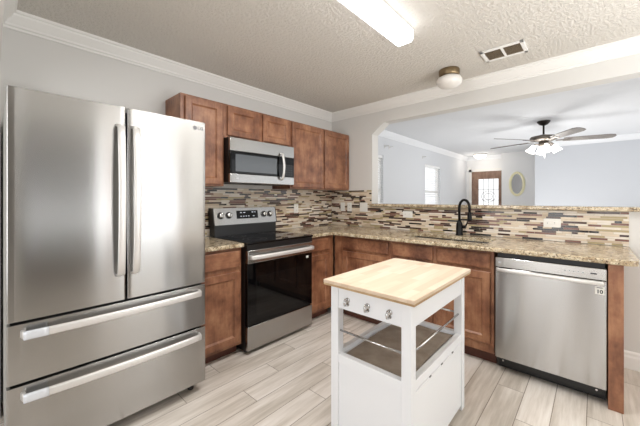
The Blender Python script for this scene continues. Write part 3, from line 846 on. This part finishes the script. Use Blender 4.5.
# globe light
g = thing('globe_light', (2.845, .99, HC), 'small unlit white mushroom globe light with brass collar on the kitchen ceiling', 'ceiling light')
MB().lathe([(.088, HC-.0005), (.090, HC-.012), (.088, HC-.045), (.080, HC-.062)], (2.845, .99, 0), 32).build('collar', M['brass'], g)
MB().lathe([(.078, HC-.0625), (.100, HC-.075), (.112, HC-.098), (.106, HC-.125), (.080, HC-.150), (.045, HC-.163), (.01, HC-.167)], (2.845, .99, 0), 32).build('globe', M['globe'], g)
# entry light
g = thing('flush_light', (8.75, 2.25, HC), 'small lit flush dome light on the entry ceiling before the brown door', 'ceiling light')
MB().lathe([(.16, HC-.0005), (.165, HC-.02), (.155, HC-.035)], (8.75, 2.25, 0), 32).build('rim', M['trim'], g)
MB().lathe([(.152, HC-.036), (.148, HC-.06), (.115, HC-.095), (.06, HC-.118), (.01, HC-.124)], (8.75, 2.25, 0), 32).build('dome', M['lit_globe'], g)
# ceiling fan
FXc, FYc = 5.70, .58
fn = thing('ceiling_fan', (FXc, FYc, HC), 'pewter ceiling fan with grey blades and lit shades, hanging in the living room', 'ceiling fan')
MB().lathe([(.085, HC-.0005), (.085, HC-.012), (.055, HC-.05), (.022, HC-.065)], (FXc, FYc, 0), 24).build('canopy', M['darkbronze'], fn)
MB().lathe([(.013, HC-.06), (.013, HC-.215)], (FXc, FYc, 0), 12).build('downrod', M['darkbronze'], fn)
MB().lathe([(.03, HC-.205), (.07, HC-.215), (.165, HC-.235), (.178, HC-.255), (.170, HC-.285), (.11, HC-.305), (.06, HC-.312)], (FXc, FYc, 0), 32).build('motor', M['bronze'], fn)
MB().lathe([(.06, HC-.3125), (.065, HC-.36), (.05, HC-.385), (.02, HC-.395)], (FXc, FYc, 0), 20).build('light_hub', M['bronze'], fn)
def blade(ang):
    mx = Matrix.Translation((FXc, FYc, HC-.296)) @ Matrix.Rotation(ang, 4, 'Z') @ Matrix.Rotation(math.radians(-13), 4, 'X')
    b = MB(mx); r0, r1 = .24, .83
    lo = [(r0, -.05), (r0+.02, -.062), (r1-.08, -.072), (r1-.02, -.055), (r1, -.02), (r1, .02), (r1-.02, .055), (r1-.08, .072), (r0+.02, .062), (r0, .05)]
    b.prism(lo, 'z', -.004, .004); bl = b.build('blade', M['blade'], fn)
    b = MB(mx); b.box(.15, .33, -.018, .018, -.011, -.0045, .002).box(.29, .33, -.04, .04, -.011, -.0045, .002); b.build('blade_iron', M['bronze'], bl)
for k in range(5): blade(math.radians(-74+72*k))
for k in range(4):
    a = math.radians(20+90*k); ux, uy = math.cos(a), math.sin(a); z = HC-.35
    b = MB(); b.tube([(FXc+ux*.05, FYc+uy*.05, z), (FXc+ux*.10, FYc+uy*.10, z+.004), (FXc+ux*.125, FYc+uy*.125, z-.02)], .011, 8, up=(-uy, ux, 0))
    arm = b.build('lamp_arm', M['bronze'], fn)
    mx = Matrix.Translation((FXc+ux*.125, FYc+uy*.125, z-.018)) @ Matrix.Rotation(math.radians(-28), 4, Vector((-uy, ux, 0)))
    MB(mx).lathe([(.022, 0), (.030, -.02), (.042, -.06), (.060, -.105), (.064, -.112)], (0, 0, 0), 20).build('lamp_shade', M['lit_shade'], arm)
b = MB()
for q in (-.02, .03): b.tube([(FXc+q, FYc-.01, HC-.39), (FXc+q, FYc-.01, HC-.56)], .0022, 6)
b.build('pull_chain', M['trim'], fn)

def bulb(name, loc, power, r, col):
    l = bpy.data.lights.new(name, 'POINT'); l.energy = power; l.shadow_soft_size = r; l.color = col
    o = bpy.data.objects.new(name, l); COL.objects.link(o); o.location = loc
bulb('fan_bulbs', (FXc, FYc, HC-.52), 6, .12, (1, .985, .96))
bulb('entry_bulb', (8.75, 2.25, HC-.24), 2.6, .1, (1, .93, .84))

# ------------------------------------------------------------------ wall plates and small things
def plate(label, kind, n, mx):
    """local: x across, z up, front facing -y, wall at y=0"""
    pos = mx.translation
    t = thing('wall_outlet' if kind != 's' else 'light_switch', tuple(pos), label, 'outlet' if kind != 's' else 'light switch', 'wall plates on the tile')
    wd = .072 if n == 1 else .118
    if kind == 'h': wd, hh = .118, .074
    else: hh = .116
    MB(mx).box(-wd/2, wd/2, -.006, -.0005, -hh/2, hh/2, .0025).build('cover_plate', M['plastic'], t)
    if kind == 'h':
        for k in (-1, 1):
            b = MB(mx); b.box(k*.024-.017, k*.024+.017, -.0078, -.006, -.014, .014, .002); r = b.build('receptacle', M['plastic'], t)
            MB(mx).box(k*.024-.008, k*.024-.003, -.0084, -.0076, .003, .006).box(k*.024-.008, k*.024-.003, -.0084, -.0076, -.006, -.003).build('slot', M['mark'], r)
    elif kind == 'o':
        for k in (-1, 1):
            b = MB(mx); b.box(-.016, .016, -.0078, -.006, k*.024-.015, k*.024+.015, .002); r = b.build('receptacle', M['plastic'], t)
            MB(mx).box(-.007, -.0045, -.0084, -.0076, k*.024-.004, k*.024+.006).box(.0045, .007, -.0084, -.0076, k*.024-.004, k*.024+.006).build('slot', M['mark'], r)
    else:
        for k in ([0] if n == 1 else [-.023, .023]):
            MB(mx).box(k-.016, k+.016, -.0085, -.006, -.033, .033, .0015).build('rocker', M['plastic'], t)
tx = XB-.003
plate('white outlet on the mosaic tile just right of the range console', 'o', 1, ON_A(YA-.003) @ Matrix.Translation((2.545, 0, 1.155)))
plate('leftmost white wall plate on the tile near the corner, right of the stove wall', 's', 1, Matrix.Translation((tx, 2.53, 1.165)) @ Matrix.Rotation(-PI/2, 4, 'Z'))
plate('white wall plate second from the corner on the tile', 'o', 1, Matrix.Translation((tx, 2.415, 1.165)) @ Matrix.Rotation(-PI/2, 4, 'Z'))
plate('double white switch plate below the left end of the pass-through opening', 's', 2, Matrix.Translation((tx, 2.19, 1.165)) @ Matrix.Rotation(-PI/2, 4, 'Z'))
def hplate(label, y, z): plate(label, 'h', 1, Matrix.Translation((tx, y, z)) @ Matrix.Rotation(-PI/2, 4, 'Z'))
hplate('sideways white outlet on the tile left of the faucet', 1.585, 1.095)
hplate('sideways white outlet on the tile above the dishwasher', .271, 1.068)

# oval mirror
m_ = thing('oval_mirror', (9.0, 1.46, 1.645), 'oval mirror in a cream frame on the white wall beside the brown door', 'mirror')
b = MB(); loops = []
for ins, x in ((0, 8.9995), (0, 8.985), (.012, 8.972), (.045, 8.972), (.06, 8.984)):
    loops.append([(x, 1.46+(.178-ins)*math.cos(2*PI*k/40), 1.645+(.312-ins)*math.sin(2*PI*k/40)) for k in range(40)])
b.rings(loops, True, False, False); b.build('frame', M['cream'], m_)
b = MB(); b.rings([[(x, 1.46+.122*math.cos(2*PI*k/40), 1.645+.256*math.sin(2*PI*k/40)) for k in range(40)] for x in (8.998, 8.986)], True, True, True, False)
b.build('mirror_glass', M['mirror'], m_)

# curtain-rod brackets left on the living-room wall
def bracket(x, z, label):
    t = thing('curtain_bracket', (x, WA, z), label, 'bracket', 'curtain brackets on the living room wall')
    MB().box(x-.012, x+.012, WA-.005, WA-.0005, z-.04, z+.03, .001).build('mount', M['satin'], t)
    b = MB(); b.tube([(x, WA-.005, z), (x, WA-.07, z), (x, WA-.085, z+.012)], .006, 8, up=(1, 0, 0)); b.build('arm', M['satin'], t)
bracket(4.69, 2.20, 'metal curtain bracket on the living room wall nearest the pass-through edge')
bracket(4.84, 2.20, 'metal curtain bracket just right of the first one near the pass-through edge')
bracket(6.27, 2.17, 'metal curtain bracket at the upper left of the middle living room window')
